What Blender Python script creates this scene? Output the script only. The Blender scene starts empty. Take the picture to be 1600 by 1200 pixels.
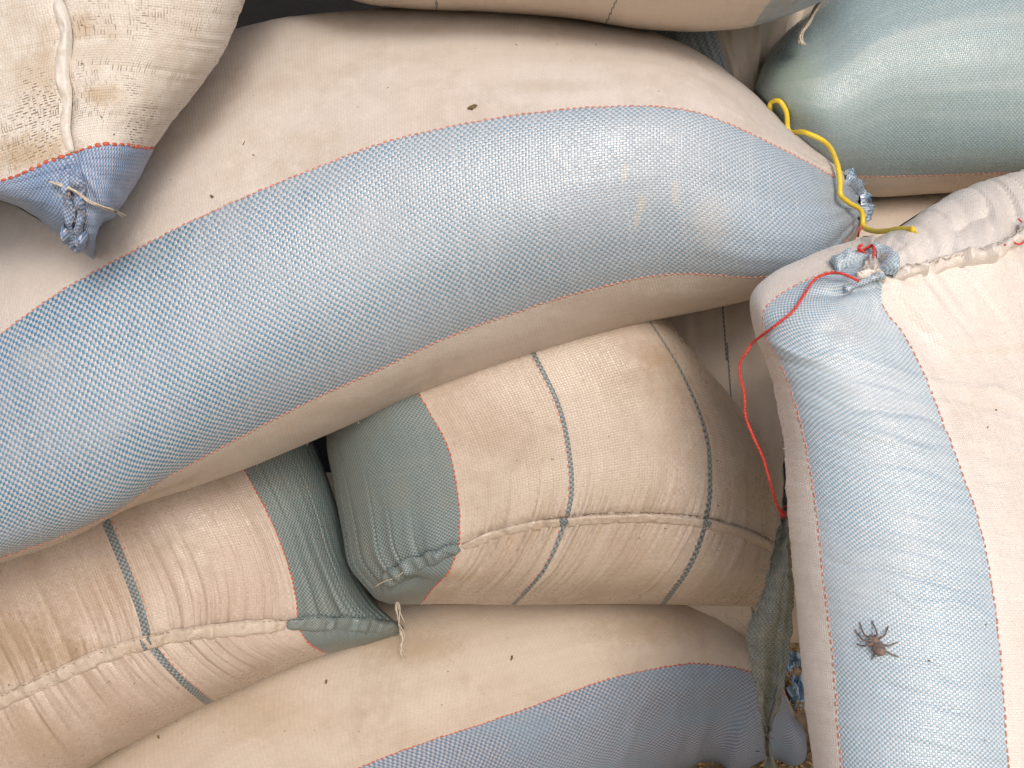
import bpy, math, random
import numpy as np
from mathutils import Vector

# ------------------------------------------------------------------ camera, light, exposure
SC = bpy.context.scene
PITCH = math.radians(25)
CAM_Z = 1.0
HFOV = math.radians(54)
KPX = 2 * math.tan(HFOV / 2) / 1600.0
cam_d = bpy.data.cameras.new('camera')
cam = bpy.data.objects.new('camera', cam_d)
SC.collection.objects.link(cam)
cam_d.sensor_fit = 'HORIZONTAL'
cam_d.angle = HFOV
cam_d.clip_start = 0.01
cam_d.clip_end = 200
cam.location = (0, 0, CAM_Z)
cam.rotation_euler = (math.pi / 2 - PITCH, 0, 0)
SC.camera = cam

SUN_EL, SUN_AZ = math.radians(44), math.radians(15)      # azimuth: degrees to the right of straight behind the camera
world = bpy.data.worlds.new('World')
SC.world = world
world.use_nodes = True
wn = world.node_tree
bg = wn.nodes['Background']
sky = wn.nodes.new('ShaderNodeTexSky')
sky.sky_type = 'NISHITA'
sky.sun_disc = False
sky.sun_elevation = SUN_EL
sky.sun_rotation = math.pi - SUN_AZ
sky.air_density = 1.0
sky.dust_density = 5.0
sky.ozone_density = 0.8
wn.links.new(sky.outputs[0], bg.inputs[0])
bg.inputs[1].default_value = 0.145
sun_d = bpy.data.lights.new('sun', 'SUN')
sun_d.energy = 1.15
sun_d.angle = math.radians(17)
sun_d.color = (1.0, 0.95, 0.89)
sun = bpy.data.objects.new('sun', sun_d)
SC.collection.objects.link(sun)
to_sun = Vector((math.cos(SUN_EL) * math.sin(SUN_AZ), -math.cos(SUN_EL) * math.cos(SUN_AZ), math.sin(SUN_EL)))
sun.rotation_euler = to_sun.to_track_quat('Z', 'Y').to_euler()
sun.location = to_sun * 5
SC.view_settings.view_transform = 'Standard'
SC.view_settings.look = 'None'
SC.view_settings.gamma = 1
SC.view_settings.exposure = -0.06

# ------------------------------------------------------------------ geometry helpers
RIGHT = np.array([1.0, 0, 0])
FWD = np.array([0, math.cos(PITCH), -math.sin(PITCH)])
UPV = np.array([0, math.sin(PITCH), math.cos(PITCH)])
CAM = np.array([0, 0, CAM_Z])


def V(px, py, d):
    """a point at depth d (m) along the viewing axis that stands at photo pixel (px, py)"""
    px, py, d = np.broadcast_arrays(np.asarray(px, float), np.asarray(py, float), np.asarray(d, float))
    x = (px - 800) * KPX * d
    y = (600 - py) * KPX * d
    return CAM + x[..., None] * RIGHT + y[..., None] * UPV + d[..., None] * FWD


def unit(a):
    return a / np.maximum(np.linalg.norm(a, axis=-1, keepdims=True), 1e-12)


def spline(pts, n, raw=False):
    """smooth curve through the points, n samples evenly spaced along its length"""
    p = np.asarray(pts, float)
    if len(p) == 2:
        q = p[0] + (p[1] - p[0]) * np.linspace(0, 1, 50)[:, None]
    else:
        e = np.vstack([2 * p[0] - p[1], p, 2 * p[-1] - p[-2]])
        out = []
        for i in range(1, len(e) - 2):
            p0, p1, p2, p3 = e[i - 1], e[i], e[i + 1], e[i + 2]
            t0 = 0.0
            t1 = t0 + max(np.linalg.norm(p1 - p0), 1e-6) ** .5
            t2 = t1 + max(np.linalg.norm(p2 - p1), 1e-6) ** .5
            t3 = t2 + max(np.linalg.norm(p3 - p2), 1e-6) ** .5
            t = np.linspace(t1, t2, 24, endpoint=(i == len(e) - 3))[:, None]
            a1 = (t1 - t) / (t1 - t0) * p0 + (t - t0) / (t1 - t0) * p1
            a2 = (t2 - t) / (t2 - t1) * p1 + (t - t1) / (t2 - t1) * p2
            a3 = (t3 - t) / (t3 - t2) * p2 + (t - t2) / (t3 - t2) * p3
            b1 = (t2 - t) / (t2 - t0) * a1 + (t - t0) / (t2 - t0) * a2
            b2 = (t3 - t) / (t3 - t1) * a2 + (t - t1) / (t3 - t1) * a3
            out.append((t2 - t) / (t2 - t1) * b1 + (t - t1) / (t2 - t1) * b2)
        q = np.vstack(out)
    s = np.concatenate([[0], np.cumsum(np.linalg.norm(np.diff(q, axis=0), axis=1))])
    if isinstance(n, int):
        u = np.linspace(0, s[-1], n)
    else:
        u = np.asarray(n) * s[-1]
    return np.stack([np.interp(u, s, q[:, k]) for k in range(q.shape[1])], 1)


def hash01(ix, iy, seed):
    h = (ix.astype(np.int64) * 374761393 + iy.astype(np.int64) * 668265263 + int(seed) * 982451653) & 0x7fffffff
    h = ((h ^ (h >> 13)) * 1274126177) & 0x7fffffff
    h = ((h ^ (h >> 16)) * 1911520717) & 0x7fffffff
    return ((h ^ (h >> 15)) & 0xffffff) / float(0xffffff)


def noise(x, y=0.0, seed=0):
    """smooth value noise in -1..1"""
    x, y = np.broadcast_arrays(np.asarray(x, float), np.asarray(y, float))
    ix, iy = np.floor(x), np.floor(y)
    fx, fy = x - ix, y - iy
    fx = fx * fx * fx * (fx * (fx * 6 - 15) + 10)
    fy = fy * fy * fy * (fy * (fy * 6 - 15) + 10)
    a, b = hash01(ix, iy, seed), hash01(ix + 1, iy, seed)
    c, d = hash01(ix, iy + 1, seed), hash01(ix + 1, iy + 1, seed)
    return 2 * ((a * (1 - fx) + b * fx) * (1 - fy) + (c * (1 - fx) + d * fx) * fy) - 1


def fbm(x, y, seed=0, n=3):
    r, a, t = 0, 1.0, 0
    for i in range(n):
        r = r + a * noise(x * 2 ** i, y * 2 ** i, seed + i * 17)
        t += a
        a *= .5
    return r / t


def sstep(a, b, x):
    t = np.clip((x - a) / (b - a), 0, 1)
    return t * t * (3 - 2 * t)


def pdist(PX, PY, pts):
    """distance (photo px) to a polyline, signed by side, and position 0..1 along it"""
    p = spline(pts, 40)
    best = np.full(PX.shape, 1e9)
    par = np.zeros(PX.shape)
    sg = np.ones(PX.shape)
    for i in range(len(p) - 1):
        a, d = p[i], p[i + 1] - p[i]
        t = np.clip(((PX - a[0]) * d[0] + (PY - a[1]) * d[1]) / (d @ d + 1e-9), 0, 1)
        qx, qy = PX - a[0] - t * d[0], PY - a[1] - t * d[1]
        r = np.hypot(qx, qy)
        m = r < best
        best = np.where(m, r, best)
        par = np.where(m, (i + t) / (len(p) - 1), par)
        sg = np.where(m, np.sign(d[0] * qy - d[1] * qx), sg)
    return best, sg, par


def add_mesh(name, verts, faces, mat, parent=None, uv=None, normals=None, smooth=True, kind=None, label=None):
    me = bpy.data.meshes.new(name)
    verts = np.asarray(verts, np.float32)
    if isinstance(faces, np.ndarray):
        n, k = faces.shape
        me.vertices.add(len(verts))
        me.vertices.foreach_set('co', verts.ravel())
        me.loops.add(n * k)
        me.loops.foreach_set('vertex_index', faces.astype(np.int32).ravel())
        me.polygons.add(n)
        me.polygons.foreach_set('loop_start', (np.arange(n) * k).astype(np.int32))
        me.polygons.foreach_set('loop_total', np.full(n, k, np.int32))
        me.update(calc_edges=True)
        me.validate()
    else:
        me.from_pydata([tuple(map(float, v)) for v in verts], [], faces)
        me.update()
    if uv is not None:
        l = me.uv_layers.new(name='UVMap')
        vi = np.empty(len(me.loops), np.int32)
        me.loops.foreach_get('vertex_index', vi)
        l.data.foreach_set('uv', np.asarray(uv, np.float32)[vi].ravel())
    me.polygons.foreach_set('use_smooth', np.full(len(me.polygons), smooth))
    if normals is not None:
        me.normals_split_custom_set_from_vertices(np.asarray(normals, float).tolist())
    me.materials.append(mat)
    o = bpy.data.objects.new(name, me)
    SC.collection.objects.link(o)
    if parent is not None:
        o.parent = parent
    if kind:
        o['kind'] = kind
    if label:
        o['label'] = label
    return o


def thing(name, label, cat, loc=(0, 0, 0), group=None):
    o = bpy.data.objects.new(name, None)
    SC.collection.objects.link(o)
    o.empty_display_size = .05
    o['label'] = label
    o['category'] = cat
    if group:
        o['group'] = group
    return o


def tag(o, label, cat, group=None):
    o['label'] = label
    o['category'] = cat
    if group:
        o['group'] = group
    return o


class Geo:
    """collects shapes for ONE mesh"""

    def __init__(s):
        s.v, s.f, s.uv = [], [], []

    def add(s, verts, faces, uv=None):
        b = len(s.v)
        s.v += [tuple(x) for x in np.asarray(verts, float)]
        s.uv += [tuple(x) for x in (np.zeros((len(verts), 2)) if uv is None else np.asarray(uv, float))]
        s.f += [tuple(b + i for i in f) for f in faces]

    def tube(s, pts, r, n=6, twist=0.0, flat=1.0, ref=None):
        """tapered tube along pts (m); r a number or one per point"""
        p = np.asarray(pts, float)
        m = len(p)
        r = np.broadcast_to(np.asarray(r, float), (m,))
        t = unit(np.gradient(p, axis=0))
        ref = -FWD if ref is None else ref
        b = unit(np.cross(t, np.broadcast_to(ref, t.shape)))
        c = np.cross(b, t)
        arc = np.concatenate([[0], np.cumsum(np.linalg.norm(np.diff(p, axis=0), axis=1))])
        ang = np.linspace(0, 2 * math.pi, n, endpoint=False)
        V_, U_ = [], []
        for i in range(m):
            for k in range(n):
                a = ang[k] + twist * arc[i]
                V_.append(p[i] + r[i] * (math.cos(a) * b[i] + flat * math.sin(a) * c[i]))
                U_.append((arc[i], k / n))
        F_ = []
        for i in range(m - 1):
            for k in range(n):
                k2 = (k + 1) % n
                F_.append((i * n + k, i * n + k2, (i + 1) * n + k2, (i + 1) * n + k))
        F_.append(tuple(range(n - 1, -1, -1)))
        F_.append(tuple((m - 1) * n + k for k in range(n)))
        s.add(V_, F_, U_)

    def blob(s, c, ax, seed=0, rough=.0, nu=10, nv=7):
        """an ellipsoid with axes ax (3 vectors), optionally lumpy"""
        V_, F_ = [c + ax[2]], []
        for j in range(1, nv):
            th = math.pi * j / nv
            for i in range(nu):
                ph = 2 * math.pi * i / nu
                k = 1 + rough * float(noise(i * .9 + seed * 3.1, j * .8, seed))
                V_.append(c + k * (math.sin(th) * math.cos(ph) * ax[0] + math.sin(th) * math.sin(ph) * ax[1] + math.cos(th) * ax[2]))
        V_.append(c - ax[2])
        for i in range(nu):
            F_.append((0, 1 + i, 1 + (i + 1) % nu))
        for j in range(nv - 2):
            for i in range(nu):
                a, b = 1 + j * nu + i, 1 + j * nu + (i + 1) % nu
                F_.append((a, a + nu, b + nu, b))
        L = len(V_) - 1
        for i in range(nu):
            F_.append((L, L - nu + (i + 1) % nu, L - nu + i))
        s.add(V_, F_)

    def build(s, name, mat, parent=None, **k):
        return add_mesh(name, s.v, s.f, mat, parent, uv=s.uv, **k)


# ------------------------------------------------------------------ materials
class NT:
    def __init__(s, name):
        s.m = bpy.data.materials.new(name)
        s.m.use_nodes = True
        s.t = s.m.node_tree
        s.bsdf = s.t.nodes['Principled BSDF']

    def set(s, sock, v):
        if hasattr(v, 'is_linked') or isinstance(v, bpy.types.NodeSocket):
            s.t.links.new(v, sock)
        else:
            sock.default_value = v

    def op(s, o, a, b=0.0, c=0.0):
        n = s.t.nodes.new('ShaderNodeMath')
        n.operation = o
        for i, v in enumerate((a, b, c)):
            s.set(n.inputs[i], v)
        return n.outputs[0]

    def mix(s, f, a, b, mode='MIX'):
        n = s.t.nodes.new('ShaderNodeMix')
        n.data_type = 'RGBA'
        n.blend_type = mode
        s.set(n.inputs[0], f)
        for i, v in ((6, a), (7, b)):
            if isinstance(v, (tuple, list)):
                v = (*v[:3], 1)
            s.set(n.inputs[i], v)
        return n.outputs[2]

    def ramp(s, x, lo, hi, a=0.0, b=1.0):
        n = s.t.nodes.new('ShaderNodeMapRange')
        n.interpolation_type = 'SMOOTHSTEP'
        for i, v in enumerate((x, lo, hi, a, b)):
            s.set(n.inputs[i], v)
        return n.outputs[0]

    def vec(s, x, y, z=0.0):
        n = s.t.nodes.new('ShaderNodeCombineXYZ')
        for i, v in enumerate((x, y, z)):
            s.set(n.inputs[i], v)
        return n.outputs[0]

    def noise(s, v, scale, detail=2.0, rough=.5, dist=0.0):
        n = s.t.nodes.new('ShaderNodeTexNoise')
        s.set(n.inputs['Vector'], v)
        n.inputs['Scale'].default_value = scale
        n.inputs['Detail'].default_value = detail
        n.inputs['Roughness'].default_value = rough
        n.inputs['Distortion'].default_value = dist
        return n.outputs[0]

    def white(s, v):
        n = s.t.nodes.new('ShaderNodeTexWhiteNoise')
        n.noise_dimensions = '3D'
        s.set(n.inputs['Vector'], v)
        return n.outputs[0]

    def uv(s):
        n = s.t.nodes.new('ShaderNodeUVMap')
        n.uv_map = 'UVMap'
        x = s.t.nodes.new('ShaderNodeSeparateXYZ')
        s.t.links.new(n.outputs[0], x.inputs[0])
        return n.outputs[0], x.outputs[0], x.outputs[1]

    def obj(s):
        return s.t.nodes.new('ShaderNodeTexCoord').outputs['Object']

    def bump(s, h, dist, strength=1.0):
        n = s.t.nodes.new('ShaderNodeBump')
        n.inputs['Strength'].default_value = strength
        n.inputs['Distance'].default_value = dist
        s.t.links.new(h, n.inputs['Height'])
        s.t.links.new(n.outputs[0], s.bsdf.inputs['Normal'])

    def color(s, c):
        s.set(s.bsdf.inputs['Base Color'], c)


def fabric(name, warp, weft, alt=None, alt_amt=.5, pitch=.0028, relief=.0005, rough=.42, dirt=.25, dirt_col=(.30, .22, .14),
           specks=.5, var=.16, gap=.35, gapcol=(.16, .11, .07), holes=0.0, streak=.0, seed=0, spec=.5, rib=0, u_blend=None, stain=.0):
    """plain-woven flat plastic tape: 'warp' tapes run along U, 'weft' tapes along V, each crossing a small convex float"""
    n = NT(name)
    uvv, U, W = n.uv()
    pos = n.obj()
    # tapes wander a little
    w1 = n.op('SUBTRACT', n.noise(n.vec(n.op('MULTIPLY', U, 14.0), n.op('MULTIPLY', W, 60.0), seed), 1.0, 2), .5)
    w2 = n.op('SUBTRACT', n.noise(n.vec(n.op('MULTIPLY', U, 60.0), n.op('MULTIPLY', W, 14.0), seed + 9.3), 1.0, 2), .5)
    x = n.op('ADD', n.op('DIVIDE', U, pitch), n.op('MULTIPLY', w2, 1.1))
    y = n.op('ADD', n.op('DIVIDE', W, pitch), n.op('MULTIPLY', w1, 1.1))
    cx, cy = n.op('FLOOR', x), n.op('FLOOR', y)
    fx, fy = n.op('SUBTRACT', x, cx), n.op('SUBTRACT', y, cy)
    par = n.op('FLOORED_MODULO', n.op('ADD', cx, cy), 2.0)
    ax = n.op('ABSOLUTE', n.op('SUBTRACT', n.op('MULTIPLY', fx, 2.0), 1.0))
    ay = n.op('ABSOLUTE', n.op('SUBTRACT', n.op('MULTIPLY', fy, 2.0), 1.0))
    ax3, ay3 = n.op('POWER', ax, 3.0), n.op('POWER', ay, 3.0)
    ax2, ay2 = n.op('POWER', ax, 2.0), n.op('POWER', ay, 2.0)
    hw = n.op('SUBTRACT', 1.0, n.op('ADD', n.op('MULTIPLY', ay3, .55), n.op('MULTIPLY', ax2, .45)))
    hf = n.op('SUBTRACT', 1.0, n.op('ADD', n.op('MULTIPLY', ax3, .55), n.op('MULTIPLY', ay2, .45)))
    mh = n.t.nodes.new('ShaderNodeMix')
    n.set(mh.inputs[0], par)
    n.set(mh.inputs[2], hw)
    n.set(mh.inputs[3], hf)
    h = mh.outputs[0]
    cell = n.white(n.vec(cx, cy, seed + .5))
    tw = n.white(n.vec(3.5, cy, seed + 2.5))
    tf = n.white(n.vec(cx, 7.5, seed + 4.5))
    col = n.mix(par, warp, weft)
    if alt is not None:
        big = n.noise(n.vec(n.op('MULTIPLY', U, 7.0), n.op('MULTIPLY', W, 11.0), seed + 3.0), 1.0, 4, .6)
        col = n.mix(n.op('MULTIPLY', n.ramp(big, .42, .68), alt_amt), col, alt)
    if streak > 0:
        st = n.noise(n.vec(n.op('MULTIPLY', U, 2.0), n.op('MULTIPLY', W, 45.0), seed + 13.0), 1.0, 3, .6)
        col = n.mix(n.ramp(st, .45, .75, 0.0, streak), col, (.75, .75, .72))
    # per-tape and per-crossing shade of the plastic
    k = n.op('ADD', n.op('MULTIPLY', cell, .5), n.op('ADD', n.op('MULTIPLY', tw, .25), n.op('MULTIPLY', tf, .25)))
    k = n.op('ADD', 1.0 - var / 2, n.op('MULTIPLY', k, var))
    col = n.mix(1.0, col, n.vec(k, k, k), 'MULTIPLY')
    # what shows between the tapes
    g = n.op('MULTIPLY', n.ramp(h, .34, .0), gap)
    col = n.mix(g, col, gapcol)
    if holes > 0:
        hz = n.noise(n.vec(n.op('MULTIPLY', U, 16.0), n.op('MULTIPLY', W, 16.0), seed + 31.0), 1.0, 3, .6)
        hz2 = n.noise(n.vec(n.op('MULTIPLY', U, 22.0), n.op('MULTIPLY', W, 9.0), seed + 37.0), 1.0, 3, .6)
        c2 = n.white(n.vec(cx, cy, seed + 8.5))
        c3 = n.white(n.vec(n.op('FLOOR', n.op('MULTIPLY', x, .5)), cy, seed + 9.5))
        h1 = n.op('MULTIPLY', n.op('MULTIPLY', n.ramp(hz, .46, .66), n.ramp(c2, .60, .80)), n.ramp(fx, .55, .75))
        h2 = n.op('MULTIPLY', n.op('MULTIPLY', n.ramp(hz2, .46, .66), n.ramp(c3, .60, .80)), n.ramp(fy, .60, .80))
        hm = n.op('MAXIMUM', h1, h2)
        col = n.mix(n.op('MULTIPLY', hm, holes), col, (.13, .075, .03))
        h = n.op('SUBTRACT', h, hm)
    if u_blend:  # blend towards a single other tone along U
        col = n.mix(n.ramp(n.op('ADD', U, n.op('MULTIPLY', n.op('SUBTRACT', n.noise(pos, 7.0, 4, .6), .5), .5)), u_blend[0], u_blend[1], 0.0, u_blend[2]), col, u_blend[3])
    if stain:
        sm1 = n.ramp(n.noise(pos, 3.6, 5, .6, .6), .46, .70)
        sm2 = n.ramp(n.noise(n.vec(n.op('MULTIPLY', U, 4.0), n.op('MULTIPLY', W, 26.0), seed + 51.0), 1.0, 4, .6), .40, .70)
        col = n.mix(n.op('MULTIPLY', n.op('MAXIMUM', sm1, n.op('MULTIPLY', sm2, .7)), stain), col, dirt_col)
    if rib:
        rk = n.op('LESS_THAN', n.white(n.vec(cx, 2.5, seed + 6.5)), 1.0 / rib)
        lm = n.op('MULTIPLY', rk, n.ramp(fx, .36, .12))
        lm = n.op('MULTIPLY', lm, n.ramp(n.noise(n.vec(cx, n.op('MULTIPLY', W, 30.0), seed + 41.0), 1.0, 2), .35, .6))
        col = n.mix(n.op('MULTIPLY', lm, .42), col, (.60, .61, .64))
    # handling dirt and grain dust
    d1 = n.noise(pos, 9.0, 6, .62, .4)
    d2 = n.noise(pos, 60.0, 4, .6)
    dm = n.op('MULTIPLY', n.ramp(d1, .42, .70), n.ramp(d2, .30, .62))
    col = n.mix(n.op('MULTIPLY', dm, dirt), col, dirt_col)
    if specks > 0:
        vo = n.t.nodes.new('ShaderNodeTexVoronoi')
        n.set(vo.inputs['Vector'], pos)
        vo.inputs['Scale'].default_value = 95
        sm = n.ramp(n.op('ADD', vo.outputs['Distance'], n.op('MULTIPLY', n.noise(pos, 420.0, 2), .14)), .17, .10)
        sx = n.t.nodes.new('ShaderNodeSeparateXYZ')
        n.t.links.new(vo.outputs['Color'], sx.inputs[0])
        sm = n.op('MULTIPLY', sm, n.ramp(sx.outputs[0], .93, .97))
        col = n.mix(n.op('MULTIPLY', sm, specks), col, (.12, .085, .05))
    n.color(col)
    rr = n.op('ADD', rough, n.op('MULTIPLY', n.op('SUBTRACT', cell, .5), .18))
    rr = n.op('ADD', rr, n.op('MULTIPLY', dm, .25))
    n.set(n.bsdf.inputs['Roughness'], rr)
    n.bsdf.inputs['Specular IOR Level'].default_value = spec
    fine = n.noise(n.vec(n.op('MULTIPLY', U, 120.0), n.op('MULTIPLY', W, 120.0), seed), 1.0, 3)
    hh = n.op('ADD', n.op('MULTIPLY', h, n.op('ADD', .75, n.op('MULTIPLY', cell, .5))), n.op('MULTIPLY', fine, 1.1))
    n.bump(hh, relief)
    return n.m


def plain(name, c, rough=.6, var=.3, scale=400.0, bump=.0, c2=None, spec=.4):
    n = NT(name)
    f = n.noise(n.obj(), scale, 3, .6)
    d = c2 or tuple(x * (1 - var) for x in c)
    n.color(n.mix(n.ramp(f, .35, .65), c, d))
    n.bsdf.inputs['Roughness'].default_value = rough
    n.bsdf.inputs['Specular IOR Level'].default_value = spec
    if bump:
        n.bump(f, bump)
    return n.m


CREAM = (.61, .555, .51)
M_creamA = fabric('cream_weave_fine', CREAM, (.63, .575, .53), alt=(.56, .48, .42), alt_amt=.4, relief=.00026, gap=.15, dirt=.28, stain=.16, var=.09, specks=.8, seed=1, rough=.5)
M_blueA = fabric('blue_and_white_weave', (.047, .184, .308), (.468, .475, .508), alt=(.34, .375, .43), alt_amt=.32, rib=8, u_blend=(.35, 1.05, .30, (.44, .50, .54)), relief=.00024, gap=.25, gapcol=(.12, .16, .22), dirt=.10, dirt_col=(.5, .44, .40), specks=.25, seed=2, rough=.25, spec=1.0)
M_creamG = fabric('tan_cream_weave', (.53, .445, .375), (.56, .475, .40), alt=(.43, .32, .25), alt_amt=.5, relief=.00028, gap=.16, dirt=.35, stain=.30, var=.17, specks=.5, seed=3, rough=.32)  # tan cloth and dirt, darkened further for the weaker light low down
M_creamH = fabric('pinkish_tan_weave', (.50, .41, .345), (.53, .44, .37), alt=(.43, .32, .25), alt_amt=.5, relief=.00028, gap=.16, dirt=.35, stain=.30, var=.17, specks=.5, seed=23, rough=.32)  # dirty tan base, also painted darker for light falling off at lower left
M_tealG = fabric('teal_weave', (.08, .145, .152), (.255, .272, .262), alt=(.16, .21, .21), alt_amt=.4, relief=.00025, gap=.35, gapcol=(.03, .05, .05), dirt=.18, specks=.2, seed=4, rough=.36, pitch=.0021)
M_stripeG = fabric('dark_teal_stripe_weave', (.085, .125, .145), (.27, .27, .255), relief=.0003, gap=.2, dirt=.1, specks=0, seed=5)
M_creamI = fabric('dusty_cream_weave', (.53, .445, .365), (.56, .475, .395), alt=(.48, .385, .295), alt_amt=.35, relief=.00026, gap=.14, dirt=.3, stain=.25, var=.10, specks=.9, seed=6, rough=.46)  # dusty base colour, with the dimmer light at the bottom painted in
M_blueI = fabric('grey_blue_weave', (.115, .19, .30), (.38, .385, .42), alt=(.20, .30, .40), alt_amt=.6, relief=.0003, gap=.3, gapcol=(.12, .16, .22), dirt=.1, specks=.3, seed=7, rough=.45, pitch=.0034)
M_creamF = fabric('clean_cream_weave', (.74, .685, .635), (.77, .715, .665), alt=(.64, .54, .45), alt_amt=.3, relief=.0003, gap=.14, dirt=.15, stain=.12, var=.12, specks=.15, seed=8, rough=.34, spec=.6, pitch=.002)  # base colour made paler to carry the stronger light at the right
M_blueF = fabric('pale_blue_weave', (.195, .345, .455), (.585, .605, .628), alt=(.49, .545, .59), alt_amt=.55, relief=.0002, gap=.22, gapcol=(.14, .22, .30), dirt=.08, specks=.1, seed=9, rough=.30, spec=.75, pitch=.0018)
M_creamK = fabric('open_cream_weave', (.66, .61, .545), (.70, .65, .585), relief=.00038, gap=.30, holes=.9, dirt=.3, dirt_col=(.34, .22, .11), var=.16, specks=.2, stain=.3, seed=10, rough=.36, pitch=.0022)
M_blueK = fabric('strong_blue_weave', (.10, .235, .44), (.48, .48, .56), alt=(.09, .21, .41), alt_amt=.5, relief=.0004, gap=.35, gapcol=(.06, .1, .17), holes=.4, dirt=.3, specks=.1, seed=11, rough=.4, pitch=.0022)
M_tealD = fabric('faded_green_weave', (.205, .315, .34), (.345, .415, .43), alt=(.28, .345, .335), alt_amt=.5, relief=.00018, gap=.15, gapcol=(.1, .15, .14), dirt=.1, specks=.3, seed=12, rough=.27, streak=.16, pitch=.0021, spec=.6)
M_creamB = fabric('warm_cream_weave', (.62, .53, .44), (.64, .55, .46), relief=.0002, gap=.1, dirt=.2, var=.06, seed=13)  # even warm cream shared by the top and rear sacks
M_greyC = fabric('grey_blue_faded_weave', (.25, .32, .38), (.42, .44, .45), relief=.0003, dirt=.3, seed=14)
M_olive = fabric('olive_frayed_weave', (.31, .325, .28), (.44, .46, .40), relief=.0008, gap=.4, gapcol=(.14, .15, .12), dirt=.35, dirt_col=(.26, .27, .23), seed=15, rough=.75, pitch=.0022, specks=0, var=.4)
M_red = plain('red_orange_thread', (.62, .13, .075), .55)
M_pink = plain('salmon_border_thread', (.64, .27, .20), .5)
M_cord = plain('red_cord_fibre', (.74, .075, .05), .5, c2=(.55, .04, .03))
M_yellow = plain('yellow_twine_fibre', (.86, .66, .06), .35, c2=(.72, .50, .03), scale=900)
M_thread = plain('white_sewing_thread', (.66, .58, .47), .6)
M_tan = plain('tan_sewing_thread', (.34, .24, .15), .6)
M_dark = plain('dark_sewing_thread', (.05, .06, .06), .6)
M_spider = plain('spider_brown', (.23, .155, .125), .6, c2=(.10, .085, .08), scale=250)
M_hemK = plain('white_rolled_hem', (.74, .69, .62), .4, .12, 300)
M_rag = plain('worn_blue_rag', (.34, .50, .68), .8, .3, 300, .001)
M_chaff = plain('dry_husk', (.17, .11, .04), .6)
M_grain = plain('spilt_grain', (.46, .29, .12), .5, c2=(.30, .17, .06), scale=120)
M_frayg = plain('olive_fray_fibre', (.40, .41, .36), .7)
M_frayb = plain('blue_fray_fibre', (.25, .42, .62), .5)


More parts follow.
